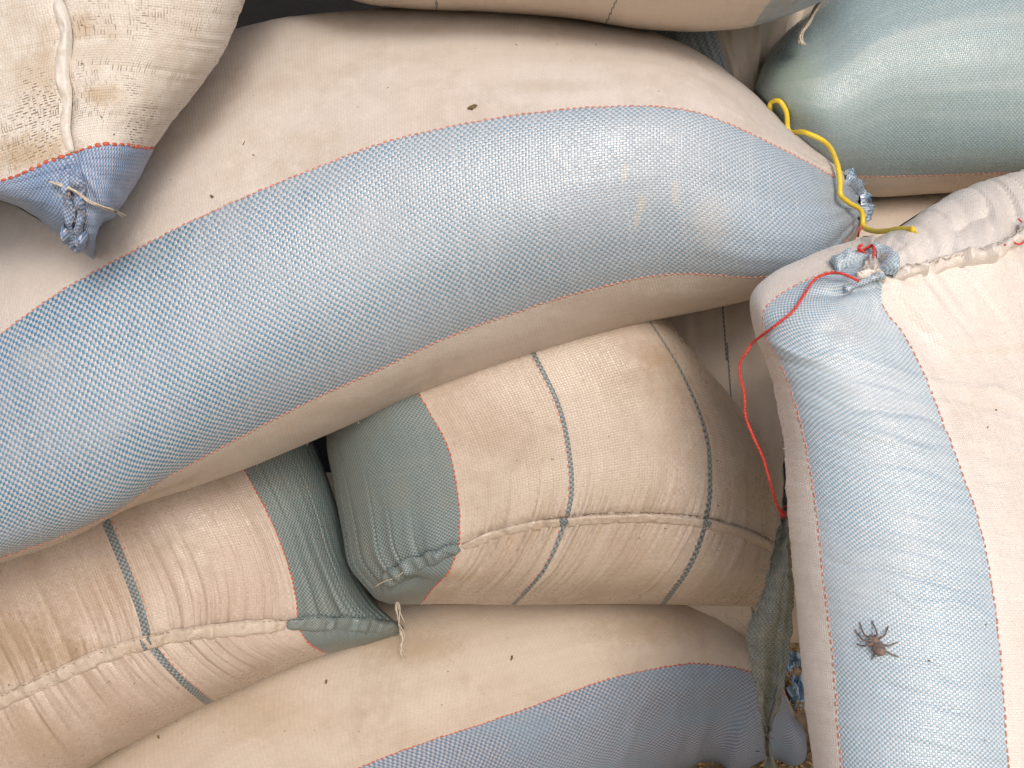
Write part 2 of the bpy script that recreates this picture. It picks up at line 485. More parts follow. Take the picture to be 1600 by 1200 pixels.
# ------------------------------------------------------------------ sack builder
class Sack:
    """a filled sack: a closed, inflated body. 'rows' are longitudinal fabric lines (each one or more segments, seam between),
    't' their place 0..1 across, d0 the depth of its girth, D / Db how far it bulges forward / backward (m)"""

    def __init__(s, label, rows, t, d0, D, Db, parts, ub=(), knots=(), uknots=(), Nu=260, Nv=200, Nb=20, pu=6, pv=2, eu=.5, ev=.5,
                 disp=None, group='filled grain sacks in the pile', dep=None):
        s.root = thing('grain_sack', label, 'sack', group=group)
        ub = [0.0, *ub, 1.0]
        u = (1 - np.cos(np.pi * np.linspace(0, 1, Nu))) / 2 * .55 + np.linspace(0, 1, Nu) * .45
        u = np.unique(np.concatenate([u, np.array(ub), np.array(uknots, float)]))
        v = (1 - np.cos(np.pi * np.linspace(0, 1, Nv))) / 2 * .8 + np.linspace(0, 1, Nv) * .2
        v = np.unique(np.concatenate([v, np.array(knots, float)]))
        Nu, Nv = len(u), len(v)
        C = np.zeros((len(rows), Nu, 2))
        for i, r in enumerate(rows):
            for k, seg in enumerate(r):
                m = (u >= ub[k] - 1e-9) & (u <= ub[k + 1] + 1e-9)
                C[i][m] = spline(seg, (u[m] - ub[k]) / (ub[k + 1] - ub[k]))
        # across: cubic through the lines
        t = np.asarray(t, float)
        T = np.zeros_like(C)
        for i in range(len(t)):
            if i == 0:
                T[i] = (C[1] - C[0]) / (t[1] - t[0])
            elif i == len(t) - 1:
                T[i] = (C[-1] - C[-2]) / (t[-1] - t[-2])
            else:
                a, b = t[i] - t[i - 1], t[i + 1] - t[i]
                T[i] = ((C[i] - C[i - 1]) / a * b + (C[i + 1] - C[i]) / b * a) / (a + b)
        ix = np.clip(np.searchsorted(t, v, 'right') - 1, 0, len(t) - 2)
        hh = t[ix + 1] - t[ix]
        w = (v - t[ix]) / hh
        h00, h10, h01, h11 = 2 * w**3 - 3 * w**2 + 1, w**3 - 2 * w**2 + w, -2 * w**3 + 3 * w**2, w**3 - w**2
        P = (h00[:, None, None] * C[ix] + (h10 * hh)[:, None, None] * T[ix] + h01[:, None, None] * C[ix + 1] + (h11 * hh)[:, None, None] * T[ix + 1])
        P = P.transpose(1, 0, 2)                                       # (Nu, Nv, 2)
        PX, PY = P[..., 0], P[..., 1]
        UU, VV = np.meshgrid(u, v, indexing='ij')
        prof = lambda x, p, e: np.maximum(0, 1 - np.abs(2 * x - 1) ** p) ** e
        H = prof(UU, pu, eu) * prof(VV, pv, ev)
        base = d0(UU, VV, PX, PY) if callable(d0) else np.full(PX.shape, float(d0))
        DD = D(UU, VV, PX, PY) if callable(D) else D
        dd = base - DD * H
        if dep is not None:
            dd = dd + dep(UU, VV, PX, PY)
        W = V(PX, PY, dd)
        lu = np.linalg.norm(np.diff(W, axis=0), axis=2)
        lv = np.linalg.norm(np.diff(W, axis=1), axis=2)
        a, b = int(Nu * .15), max(int(Nu * .85), 2)
        c, d = int(Nv * .1), max(int(Nv * .9), 2)
        s.U = np.concatenate([[0], np.cumsum(lu[:, c:d].mean(1))])
        s.Vc = np.concatenate([[0], np.cumsum(lv[a:b].mean(0))])
        s.u, s.v, s.PX, s.PY, s.UU, s.VV = u, v, PX, PY, UU, VV
        UM, VM = np.meshgrid(s.U, s.Vc, indexing='ij')
        s.UM, s.VM = UM, VM
        N0 = unit(np.cross(np.gradient(W, axis=0), np.gradient(W, axis=1)))
        flip = (N0 * (W - CAM)).sum(-1).mean() > 0
        if flip:
            N0 = -N0
        if disp is not None:
            W = W + N0 * np.asarray(disp(s))[..., None]
        s.W = W
        s.dep = ((W - CAM) * FWD).sum(-1)
        s.N = N0
        # back: bulges straight away from the viewer
        j = np.unique(np.round(np.linspace(0, Nv - 1, Nb)).astype(int))
        WB = V(PX[:, j], PY[:, j], base[:, j] + Db * H[:, j])
        nb = len(j) - 2
        idf = np.arange(Nu * Nv).reshape(Nu, Nv)
        idb = np.concatenate([idf[:, :1], Nu * Nv + np.arange(Nu * nb).reshape(Nu, nb), idf[:, -1:]], 1)
        verts = np.concatenate([W.reshape(-1, 3), WB[:, 1:-1].reshape(-1, 3)])
        uv = np.concatenate([np.stack([UM, VM], -1).reshape(-1, 2), np.stack([UM[:, j[1:-1]], -VM[:, j[1:-1]]], -1).reshape(-1, 2)])

        def quads(g):
            return np.stack([g[:-1, :-1], g[1:, :-1], g[1:, 1:], g[:-1, 1:]], -1).reshape(-1, 4)
        ff, fb = quads(idf), quads(idb)[:, ::-1]
        if flip:
            ff, fb = ff[:, ::-1], fb[:, ::-1]
        um = (u[:-1] + u[1:]) / 2
        vm = (v[:-1] + v[1:]) / 2
        fu, fv = np.meshgrid(um, vm, indexing='ij')
        bu, bv = np.meshgrid(um, (v[j][:-1] + v[j][1:]) / 2, indexing='ij')
        faces = np.concatenate([ff, fb])
        FU = np.concatenate([fu.ravel(), bu.ravel()])
        FV = np.concatenate([fv.ravel(), bv.ravel()])
        fn = np.cross(verts[faces[:, 2]] - verts[faces[:, 0]], verts[faces[:, 3]] - verts[faces[:, 1]])
        vn = np.zeros_like(verts)
        for k in range(4):
            np.add.at(vn, faces[:, k], fn)
        vn = unit(vn)
        left = np.ones(len(faces), bool)
        for name, mat, pred in parts:
            m = left & (pred(FU, FV) if pred is not None else np.ones(len(faces), bool))
            left &= ~m
            if not m.any():
                continue
            q = faces[m]
            idx, inv = np.unique(q.ravel(), return_inverse=True)
            add_mesh(name, verts[idx], inv.reshape(-1, 4), mat, s.root, uv=uv[idx], normals=vn[idx])

    def at(s, px, py, lift=0.0):
        r = (s.PX - px) ** 2 + (s.PY - py) ** 2
        k = np.argpartition(r.ravel(), 4)[:4]
        w = 1 / (r.ravel()[k] + .05)
        d = (s.dep.ravel()[k] * w).sum() / w.sum()
        n = unit((s.N.reshape(-1, 3)[k] * w[:, None]).sum(0))
        return V(px, py, d) + n * lift, n, math.sqrt(r.ravel()[k].min())

    def path(s, pts, n, lift=0.0):
        q = spline(pts, n)
        a = [s.at(x, y, lift) for x, y in q]
        return np.array([x[0] for x in a]), np.array([x[1] for x in a])

    def row(s, vt, u0=0, u1=1, lift=.0004):
        j = int(np.argmin(np.abs(s.v - vt)))
        m = (s.u >= u0) & (s.u <= u1)
        return s.W[m, j] + s.N[m, j] * lift, s.N[m, j]


def resample(P, N, step):
    sl = np.concatenate([[0], np.cumsum(np.linalg.norm(np.diff(P, axis=0), axis=1))])
    q = np.arange(0, sl[-1], step)
    f = lambda A: np.stack([np.interp(q, sl, A[:, k]) for k in range(3)], 1)
    return f(P), unit(f(N))


def dashes(P, N, parent, mat, name='border_thread', pitch=.0056, length=.0034, width=.0009, height=.00028, seed=0, jit=.00045):
    """the coloured tape that surfaces once every second crossing: one small raised float per stitch, joined"""
    rnd = random.Random(seed)
    q, n = resample(P, N, pitch / 4)
    g = Geo()
    st = 4
    for i in range(1, len(q) - 4, st):
        L = length * rnd.uniform(.7, 1.25)
        c, t, nn = q[i], unit(q[i + 1] - q[i - 1]), n[i]
        b = np.cross(nn, t)
        c = c + b * rnd.uniform(-jit, jit)
        w = width * rnd.uniform(.75, 1.3)
        vs = []
        for a, ws, hs in ((-.5, .55, .1), (-.25, 1, 1), (.25, 1, 1), (.5, .55, .1)):
            p = c + t * a * L
            vs += [p - b * w * ws - nn * .0006, p - b * w * ws * .6 + nn * height * hs, p + b * w * ws * .6 + nn * height * hs, p + b * w * ws - nn * .0006]
        fs = []
        for k in range(3):
            for m in range(3):
                a = k * 4 + m
                fs.append((a, a + 4, a + 5, a + 1))
        fs += [(0, 1, 2, 3), (15, 14, 13, 12)]
        g.add(vs, fs)
    return g.build(name, mat, parent, kind='stuff')


def hem(sack, pts, width, height, mat, seed=0, off=0.0, step=.0012, wob=.25, crimp=.012, name='hem', lump=.6, sag=0.0):
    """a folded, sewn edge lying on the sack: a rounded strip, crimped where the stitches pull it"""
    L = len(spline(pts, 40))
    q = spline(pts, 60)
    px_len = np.linalg.norm(np.diff(q, axis=0), axis=1).sum()
    n = max(int(px_len * .00063 / step), 12)
    P, N = sack.path(pts, n, .0006)
    k = np.ones(7) / 7
    sm = lambda A: np.stack([np.convolve(np.pad(A[:, i], 3, 'edge'), k, 'valid') for i in range(3)], 1)
    P, N = sm(P), unit(sm(N))
    t = unit(np.gradient(P, axis=0))
    b = unit(np.cross(N, t))
    arc = np.concatenate([[0], np.cumsum(np.linalg.norm(np.diff(P, axis=0), axis=1))])
    m = 9
    vs, uv, fs = [], [], []
    for i in range(n):
        w = width(i / (n - 1)) if callable(width) else width
        hgt = height(i / (n - 1)) if callable(height) else height
        w = w * (1 + wob * .5 * float(noise(arc[i] / crimp, 3.3, seed)))
        kk = 1 + lump * float(noise(arc[i] / crimp * 1.3, 8.1, seed + 5))
        e_ = min(i, n - 1 - i) / max(n * .07, 1)
        if e_ < 1:
            hgt, w = hgt * (.15 + .85 * math.sqrt(e_)), w * (.55 + .45 * math.sqrt(e_))
        o = off * w + .0012 * wob * float(noise(arc[i] / crimp * .7, .2, seed + 9))
        for j in range(m):
            x = -1 + 2 * j / (m - 1)
            z = max(0, 1 - x ** 4) ** .5
            ridge = 1 + .25 * float(noise(arc[i] / crimp * 2.2, x * 1.5 + 4, seed + 3))
            vs.append(P[i] + b[i] * (o + x * w / 2) + N[i] * (hgt * kk * ridge * z - .0012 + .0004 * j % 2))
            uv.append((arc[i] * 1.35, x * w * .7 + .01))
    for i in range(n - 1):
        for j in range(m - 1):
            a = i * m + j
            fs.append((a, a + 1, a + m + 1, a + m))
    fs.append(tuple(range(m)))
    fs.append(tuple((n - 1) * m + j for j in range(m - 1, -1, -1)))
    return add_mesh(name, vs, fs, mat, sack.root, uv=uv), P, N, b


def stitches(sack, pts, mat, step=.0065, length=.005, r=.00045, lift=.0016, seed=0, name='seam_stitch', slant=.15, gap=.1):
    """a chain of sewing-machine stitches along a seam"""
    rnd = random.Random(seed)
    q = spline(pts, 60)
    px_len = np.linalg.norm(np.diff(q, axis=0), axis=1).sum()
    n = max(int(px_len * .00063 / .0012), 8)
    P, N = sack.path(pts, n, lift)
    P, N = resample(P, N, step)
    g = Geo()
    for i in range(len(P) - 1):
        if rnd.random() < gap:
            continue
        t = unit(P[min(i + 1, len(P) - 1)] - P[i])
        b = np.cross(N[i], t)
        d = unit(t + b * rnd.uniform(-slant, slant))
        L = length * rnd.uniform(.8, 1.15)
        pp = [P[i] + d * L * a + N[i] * z for a, z in ((-.5, -.0009), (-.3, .0002), (0, .0005), (.3, .0002), (.5, -.0009))]
        g.tube(pp, r, 5)
    return g.build(name, mat, sack.root, kind='stuff')


def fray(points, mat, name, parent, seed=0, n=12, length=.02, r=.00022, spread=1.0, down=(0, 0, -1), curl=1.0, normal=None):
    """loose fibres standing out of an edge, joined"""
    rnd = random.Random(seed)
    g = Geo()
    down = np.array(down, float)
    for i in range(n):
        p = np.array(points[rnd.randrange(len(points))], float)
        d = unit(down + spread * np.array([rnd.gauss(0, 1), rnd.gauss(0, .5), rnd.gauss(0, 1)]))
        L = length * rnd.uniform(.4, 1.2)
        pp = [p]
        for k in range(7):
            d = unit(d + curl * .35 * np.array([rnd.gauss(0, 1), rnd.gauss(0, .6), rnd.gauss(0, 1)]))
            pp.append(pp[-1] + d * L / 7)
        g.tube(pp, np.linspace(r, r * .6, 8), 4)
    return g.build(name, mat, parent, kind='stuff')


def pucker(s, us, amp_up, amp_dn, lam_up=.03, lam_dn=.04, freq=1 / .0055, seed=0, slant=0.0, vr=None):
    """fine gathers running away from a seam at u = us"""
    du = s.UM - np.interp(us, s.u, s.U)
    x = s.VM + slant * du
    lenm = 1 + .8 * noise(x / .012, 1.7, seed + 4)
    lam = np.where(du < 0, lam_up, lam_dn) * np.clip(lenm, .25, 2)
    a = np.where(du < 0, amp_up, amp_dn) * np.exp(-np.abs(du) / lam)
    g = noise(x * freq, du * 6, seed) * .6 + noise(x * freq * .45, du * 5, seed + 1) * .7
    g = np.sign(g) * np.abs(g) ** 1.2
    cr = -np.clip(1 - np.abs(noise(x * freq * .6, du * 4, seed + 7)) * 2.2, 0, 1) ** 2
    r = a * (g + 1.1 * cr)
    if vr is not None:
        r = r * vr(s.VV)
    return r


# ------------------------------------------------------------------ the sacks
# long blue-banded sack across the middle
rowsA = [
    [[(-330, 640), (-150, 400), (40, 235), (200, 120), (370, 45), (560, 16), (760, 14), (930, 32), (1050, 58), (1150, 118), (1240, 200), (1300, 252), (1336, 284)]],
    [[(-330, 800), (-150, 640), (0, 526), (100, 455), (220, 387), (300, 346), (400, 300), (500, 259), (600, 222), (700, 198), (800, 182), (900, 172), (1000, 167), (1080, 173), (1150, 195), (1230, 232), (1290, 266), (1340, 295)]],
    [[(-330, 1010), (-150, 935), (0, 873), (85, 842), (170, 803), (250, 753), (380, 681), (500, 622), (600, 578), (700, 531), (800, 493), (900, 460), (1000, 437), (1060, 430), (1190, 435), (1290, 415), (1349, 345)]],
    [[(-330, 1020), (-150, 950), (0, 880), (100, 845), (200, 794), (300, 762), (400, 727), (500, 686), (650, 621), (800, 566), (1000, 505), (1100, 485), (1200, 463), (1300, 425), (1351, 352)]],
]


def dispA(s):
    d = .0016 * fbm(s.UM * 7, s.VM * 9, 3, 3)
    d = d + .0004 * noise(s.UM * 90, s.VM * 8, 5) * sstep(.35, .0, s.VV)
    # creases drawing into the sewn right end
    e = np.exp(-(1 - s.UU) / .05)
    d = d + e * .004 * noise(s.VV * 9, s.UU * 6, 8) * sstep(1.0, .97, s.UU)
    d = d + .0012 * np.exp(-(1 - s.UU) / .12) * noise(s.VV * 22, s.UU * 8, 9)
    # shallow dents where the grain has settled
    for x, y, r, a in ((1010, 330, 60, -.004), (1160, 300, 90, -.005), (560, 470, 160, -.004), (60, 640, 90, .004), (940, 235, 90, .003), (300, 480, 200, .002)):
        d = d + a * np.exp(-((s.PX - x) ** 2 + (s.PY - y) ** 2) / (2 * r * r))
    return d


A = Sack('long cream sack with a wide blue checked band, lying diagonally across the middle', rowsA,
         [0, .30, .87, 1], lambda u, v, x, y: 1.02 + 0 * x, .15, .22,
         [('blue_band', M_blueA, lambda u, v: (v > .30) & (v < .87)), ('cream_fabric', M_creamA, None)],
         knots=(.30, .87), Nu=420, Nv=260, pu=7, pv=2.5, ev=.58, disp=dispA)
P_, N_ = A.row(.30, .02, .985)
dashes(P_, N_, A.root, M_pink, seed=1)
P_, N_ = A.row(.87, .02, .985)
dashes(P_, N_, A.root, M_pink, seed=2)
hem(A, [(1318, 277), (1334, 290), (1345, 305), (1347, 325), (1343, 345)], .013, .006, M_blueA, seed=3, wob=.9, crimp=.007, off=.1)
fray([A.at(1340, 292, .004)[0], A.at(1348, 312, .004)[0], A.at(1347, 335, .003)[0]], M_frayb, 'frayed_edge', A.root, 4, 26, .007, .00025, .8, (.8, -.2, .3))
g = Geo()
g.tube(A.path([(1344, 340), (1340, 352), (1336, 368)], 8, .003)[0], .0011, 6)
g.build('closing_stitch', M_cord, A.root)
g = Geo()
g.tube(A.path([(1350, 334), (1344, 341), (1342, 350)], 8, .004)[0], .0010, 6)
g.build('closing_stitch', M_cord, A.root)

# sack lying over it at the top edge
rowsB = [
    [[(430, -160), (700, -230), (1000, -230), (1200, -160), (1292, -22)]],
    [[(430, -75), (550, 0), (640, 13), (760, 18), (900, 30), (1000, 45), (1100, 48), (1180, 40), (1245, 18), (1297, -6)]],
]
B = Sack('cream sack with thin dark stripes, lying over the long blue-banded sack at the top', rowsB, [0, 1], .99, .15, .2,
         [('blue_corner', M_greyC, lambda u, v: u + .10 * v > .955), ('dark_stripe', M_stripeG, lambda u, v: (np.abs(u - .275 - .03 * v) < .0015) | (np.abs(u - .60 - .07 * (1 - v)) < .0015)),
          ('cream_fabric', M_creamB, None)],
         Nu=520, Nv=120, pu=5, disp=lambda s: .001 * fbm(s.UM * 8, s.VM * 8, 4) + .0022 * np.exp(-(1 - s.UU) / .1) * noise(s.VV * 26, s.UU * 7, 2))
g = Geo()
d_ = 1.0
for k in range(5):
    rr = random.Random(k)
    q = [(1285 + rr.uniform(-3, 3), -4), (1272 + rr.uniform(-3, 3), 18), (1262 + rr.uniform(-4, 4), 38), (1252 + rr.uniform(-5, 5), 58), (1254 + rr.uniform(-7, 7), 70)]
    g.tube([V(x, y, 1.0 + .003 * k) for x, y in spline(q, 14)], .0011, 5)
g.build('loose_thread', M_thread, B.root)

# wrinkled sack end between the top sack and the green sack
rowsC = [
    [[(1000, -90), (990, 30), (1040, 110), (1120, 180)]],
    [[(1110, -90), (1120, 40), (1140, 110), (1165, 178)]],
    [[(1330, -90), (1290, 30), (1240, 120), (1195, 178)]],
]
C_ = Sack('wrinkled grey and cream sack in the gap between the top sack and the green sack', rowsC, [0, .45, 1], 1.20, .08, .15,
          [('grey_band', M_greyC, lambda u, v: v < .45), ('cream_fabric', M_creamB, None)], knots=(.45,), Nu=140, Nv=160,
          disp=lambda s: .004 * noise(s.VV * 13 + s.UU * 2, s.UU * 1.5, 3) + .0015 * noise(s.VV * 40, s.UU * 4, 4))

# green sack top right
rowsD = [
    [[(1176, 146), (1195, 95), (1225, 55), (1275, 10), (1340, -70), (1500, -150), (1950, -170)]],
    [[(1179, 152), (1200, 185), (1235, 225), (1290, 263), (1335, 273), (1450, 273), (1600, 268), (1950, 258)]],
    [[(1180, 156), (1198, 192), (1228, 238), (1285, 280), (1350, 305), (1450, 302), (1600, 293), (1950, 280)]],
]
Dk = Sack('faded green sack with a narrow cream underside, at the top right', rowsD, [0, .93, 1], 1.13, .14, .2,
          [('green_band', M_tealD, lambda u, v: v < .93), ('cream_fabric', M_creamB, None)], knots=(.93,), Nu=300, Nv=200, pu=7,
          disp=lambda s: .0016 * fbm(s.UM * 6, s.VM * 14, 6))
P_, N_ = Dk.row(.93, .1, .98)
dashes(P_, N_, Dk.root, M_pink, seed=5)

# shaded sack under the green one
rowsE = [
    [[(1250, 330), (1350, 296), (1500, 290), (1900, 280)]],
    [[(1250, 480), (1350, 470), (1500, 470), (1900, 470)]],
]
E = Sack('shaded cream sack just under the green sack, mostly hidden', rowsE, [0, 1], 1.19, .08, .15, [('cream_fabric', M_creamB, None)],
         Nu=80, Nv=60, disp=lambda s: .0015 * fbm(s.UM * 8, s.VM * 8, 4))

# dark sack in the gap right of the middle
rowsJ = [
    [[(1000, 460), (1120, 440), (1300, 440)]],
    [[(1010, 540), (1120, 535), (1300, 530)]],
    [[(1060, 985), (1160, 1000), (1320, 1003)]],
]
J = Sack('cream sack in deep shade in the gap behind the hanging red cord', rowsJ, [0, .16, 1], 1.22, .07, .12,
         [('dark_stripe', M_stripeG, lambda u, v: np.abs(u - .42 - .05 * v) < .006), ('cream_fabric', M_creamB, None)], Nu=140, Nv=140,
         disp=lambda s: .003 * noise(s.UU * 7 + s.VV, s.VV * 5, 3) + .001 * noise(s.UU * 22, s.VV * 6, 4))

# sewn sack end with a teal corner, centre
rowsG = [
    [[(575, 500), (520, 620), (511, 690), (520, 750), (533, 830), (543, 885), (566, 915)], [(566, 915), (588, 938), (612, 945)]],
    [[(625, 540), (655, 615), (700, 700), (717, 790), (718, 848)], [(718, 848), (712, 868), (700, 895), (657, 945)]],
    [[(795, 480), (835, 555), (875, 640), (891, 720), (893, 770), (886, 810)], [(886, 810), (876, 835), (850, 890), (802, 945)]],
    [[(960, 420), (1015, 500), (1070, 590), (1104, 680), (1110, 760), (1104, 812)], [(1104, 812), (1100, 830), (1075, 890), (1035, 945)]],
    [[(990, 420), (1045, 500), (1100, 570), (1150, 630), (1195, 700), (1213, 780), (1222, 862)], [(1222, 862), (1216, 910), (1195, 948)]],
]
tG = [0, .30, .53, .86, 1]


def dispG(s):
    d = .0014 * fbm(s.UM * 9, s.VM * 9, 13)
    d = d + pucker(s, .72, .0034, .0034, .020, .05, 1 / .0034, 21, .12, lambda v: sstep(.30, .36, v) * (1 - .55 * sstep(.5, .75, v)))
    d = d + pucker(s, .72, .0042, .0045, .035, .02, 1 / .011, 23, .0, lambda v: 1 - sstep(.26, .33, v))
    ds, sg, pr = pdist(s.PX, s.PY, [(605, 905), (640, 882), (718, 850), (800, 822), (886, 810), (1000, 803), (1104, 812), (1222, 862)])
    d = d - .0018 * np.exp(-(ds / 7) ** 2)
    # the corner tucked in below the sewn edge
    d = d - .010 * np.exp(-(((s.PX - 640) / 34) ** 2 + ((s.PY - 915) / 14) ** 2))
    d = d + .0001 * noise(s.VM / .004, s.UM * 25, 29) * sstep(.30, .34, s.VV)
    return d


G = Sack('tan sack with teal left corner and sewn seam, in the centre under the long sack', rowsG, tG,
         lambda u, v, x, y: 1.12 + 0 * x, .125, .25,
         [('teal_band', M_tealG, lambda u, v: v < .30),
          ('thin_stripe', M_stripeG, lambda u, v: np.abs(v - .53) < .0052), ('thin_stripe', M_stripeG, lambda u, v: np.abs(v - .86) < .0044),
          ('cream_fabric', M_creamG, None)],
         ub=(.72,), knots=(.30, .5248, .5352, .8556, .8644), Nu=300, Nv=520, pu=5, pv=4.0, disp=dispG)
for vt, m, sd in ((.30, M_red, 1), (.5240, M_pink, 2), (.8548, M_tan, 3)):
    P_, N_ = G.row(vt, .1, .985)
    dashes(P_, N_, G.root, m, seed=sd, width=.0006 if vt > .4 else .0009, pitch=.0075 if vt > .4 else .0056)
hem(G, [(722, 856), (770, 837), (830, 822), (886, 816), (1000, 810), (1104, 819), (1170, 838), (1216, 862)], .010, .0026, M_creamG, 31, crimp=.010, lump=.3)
hem(G, [(604, 912), (630, 893), (660, 880), (690, 868), (720, 855)], lambda a: .018 - .006 * a, .0045, M_tealG, 32, wob=.7, crimp=.010, off=.1)
for q, st in (([(872, 817), (882, 816), (890, 815)], 35), ([(1093, 817), (1101, 818), (1109, 820)], 36)):
    hem(G, q, .0102, .0031, M_stripeG, st, wob=.1, lump=.1, name='hem_stripe')
stitches(G, [(725, 848), (780, 827), (886, 806), (1000, 800), (1104, 808), (1170, 827), (1214, 850)], M_tan, seed=33)
stitches(G, [(610, 903), (650, 880), (718, 848)], M_dark, seed=34, lift=.003)
g = Geo()
for k in range(5):
    rr = random.Random(40 + k)
    q = [(600, 912), (612, 917 + k), (619 + rr.uniform(-2, 2), 932), (622 + rr.uniform(-4, 4), 950), (628 + rr.uniform(-6, 6), 970 + rr.uniform(0, 12))]
    g.tube([V(x, y, 1.07 + .001 * k) for x, y in spline(q, 14)], np.linspace(.0011, .0004, 14), 5)
g.build('loose_thread', M_thread, G.root)
g = Geo()
g.tube(G.path([(590, 914), (606, 905), (622, 900), (640, 888)], 10, .006)[0], .0006, 5)
g.build('corner_thread', M_thread, G.root)

# sewn sack end with a teal corner, lower left
rowsH = [
    [[(-380, 960), (-330, 1100), (-260, 1210)], [(-260, 1210), (-240, 1300), (-225, 1410)]],
    [[(135, 740), (170, 825), (200, 900), (221, 960), (231, 1003)], [(231, 1003), (270, 1050), (327, 1098)]],
    [[(345, 670), (386, 742), (431, 830), (459, 915), (466, 970)], [(462, 972), (480, 1002), (512, 1022)]],
    [[(455, 620), (495, 700), (530, 800), (548, 870), (585, 940), (624, 974)], [(624, 974), (612, 993), (582, 1003)]],
]


def dispH(s):
    d = .0016 * fbm(s.UM * 8, s.VM * 8, 43)
    d = d + pucker(s, .72, .0034, .0034, .040, .05, 1 / .0044, 51, -.05, lambda v: 1 - .6 * sstep(.62, .85, v))
    d = d + pucker(s, .72, .0030, .002, .05, .02, 1 / .009, 53, .0, lambda v: sstep(.88, .94, v))
    ds, sg, pr = pdist(s.PX, s.PY, [(-260, 1210), (0, 1100), (100, 1050), (231, 1003), (330, 980), (466, 969), (624, 974)])
    d = d - .0018 * np.exp(-(ds / 8) ** 2)
    d = d + .0003 * noise(s.VM / .0045, s.UM * 25, 59)
    return d


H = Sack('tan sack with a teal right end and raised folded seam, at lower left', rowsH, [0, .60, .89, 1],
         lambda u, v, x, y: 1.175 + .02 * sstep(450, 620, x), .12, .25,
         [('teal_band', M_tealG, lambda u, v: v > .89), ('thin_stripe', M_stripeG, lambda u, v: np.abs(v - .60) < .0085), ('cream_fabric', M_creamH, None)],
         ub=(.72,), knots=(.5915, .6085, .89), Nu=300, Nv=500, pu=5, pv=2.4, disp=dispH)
for vt, m, sd in ((.89, M_red, 1), (.6105, M_pink, 2)):
    P_, N_ = H.row(vt, .1, .985)
    dashes(P_, N_, H.root, m, seed=sd + 10, width=.0007 if vt < .7 else .001, pitch=.0075 if vt < .7 else .0056)
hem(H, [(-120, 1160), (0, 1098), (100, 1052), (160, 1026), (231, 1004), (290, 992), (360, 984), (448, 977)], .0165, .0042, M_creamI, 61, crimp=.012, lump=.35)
hem(H, [(446, 977), (500, 974), (560, 976), (626, 985)], .017, .0048, M_tealG, 62, wob=.5, crimp=.011, lump=.5)
hem(H, [(222, 1007), (231, 1004), (241, 1001)], .0168, .0049, M_stripeG, 66, wob=.1, lump=.1, name='hem_stripe')
stitches(H, [(-120, 1150), (0, 1088), (100, 1042), (231, 994), (360, 974), (450, 967)], M_tan, seed=63, lift=.004, length=.004)
stitches(H, [(0, 1103), (100, 1057), (231, 1009), (360, 989), (446, 982)], M_thread, seed=65, lift=.0042, length=.004, gap=.4)
stitches(H, [(452, 968), (520, 964), (620, 974)], M_dark, seed=64, lift=.0045)
g = Geo()
for k in range(4):
    rr = random.Random(70 + k)
    q = [(624, 975 + 5 * k), (630 + rr.uniform(-2, 3), 995), (626 + rr.uniform(-4, 5), 1010), (629 + rr.uniform(-5, 5), 1028)]
    g.tube([V(x, y, 1.16) for x, y in spline(q, 12)], np.linspace(.0007, .0003, 12), 5)
g.build('loose_thread', M_thread, H.root)

# bottom sack
rowsI = [
    [[(-260, 1480), (0, 1270), (200, 1090), (500, 950), (750, 890), (1000, 885), (1120, 935), (1172, 1000), (1215, 1070), (1240, 1120)]],
    [[(200, 1420), (420, 1265), (560, 1200), (650, 1165), (800, 1115), (950, 1061), (1050, 1040), (1100, 1037), (1180, 1052), (1225, 1085), (1246, 1125)]],
    [[(300, 1560), (560, 1420), (800, 1310), (1000, 1225), (1100, 1202), (1200, 1194), (1250, 1186), (1254, 1150)]],
]


def dispI(s):
    d = .0018 * fbm(s.UM * 6, s.VM * 7, 73)
    e = sstep(880, 1080, s.PX) * sstep(1040, 1110, s.PY)
    x = (s.PX - .35 * (1200 - s.PY))
    d = d + e * (.010 * noise(x / 46, s.PY / 300, 75) + .004 * noise(x / 19, s.PY / 200, 76))
    d = d + .0012 * sstep(1000, 1120, s.PX) * noise(s.PX / 14, s.PY / 60, 77) * (1 - e)
    return d


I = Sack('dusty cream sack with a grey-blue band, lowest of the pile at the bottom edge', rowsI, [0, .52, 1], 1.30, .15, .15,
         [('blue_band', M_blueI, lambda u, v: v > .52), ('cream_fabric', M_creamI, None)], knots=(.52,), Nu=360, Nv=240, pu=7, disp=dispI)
P_, N_ = I.row(.52, .05, .97)
dashes(P_, N_, I.root, M_red, seed=9)
g = Geo()
g.tube(I.path([(1168, 1160), (1172, 1166), (1180, 1172), (1186, 1173)], 8, .001)[0], .0005, 5)
g.build('loose_thread', M_dark, I.root)

# upright sack at the right
rowsF = [
    [[(1348, 369), (1343, 372)], [(1343, 372), (1300, 386), (1262, 400), (1205, 428), (1174, 460), (1174, 500), (1203, 590), (1221, 680), (1228, 800), (1243, 950), (1258, 1100), (1270, 1200), (1300, 1450)]],
    [[(1362, 368), (1352, 397)], [(1352, 397), (1325, 410), (1290, 426), (1240, 448), (1196, 482), (1194, 515), (1222, 575), (1248, 650), (1271, 770), (1286, 900), (1303, 1050), (1315, 1200), (1340, 1450)]],
    [[(1398, 357), (1386, 428)], [(1386, 428), (1377, 468), (1388, 492), (1413, 525), (1452, 603), (1492, 705), (1530, 815), (1555, 950), (1576, 1200), (1600, 1450)]],
    [[(1440, 336), (1500, 292), (1600, 265)], [(1440, 422), (1520, 402), (1600, 368)], [(1600, 368), (1625, 480), (1650, 650), (1690, 850), (1720, 1200), (1740, 1450)]],
    [[(1930, 215)], [(1930, 300), (1960, 700), (1960, 1450)]],
]
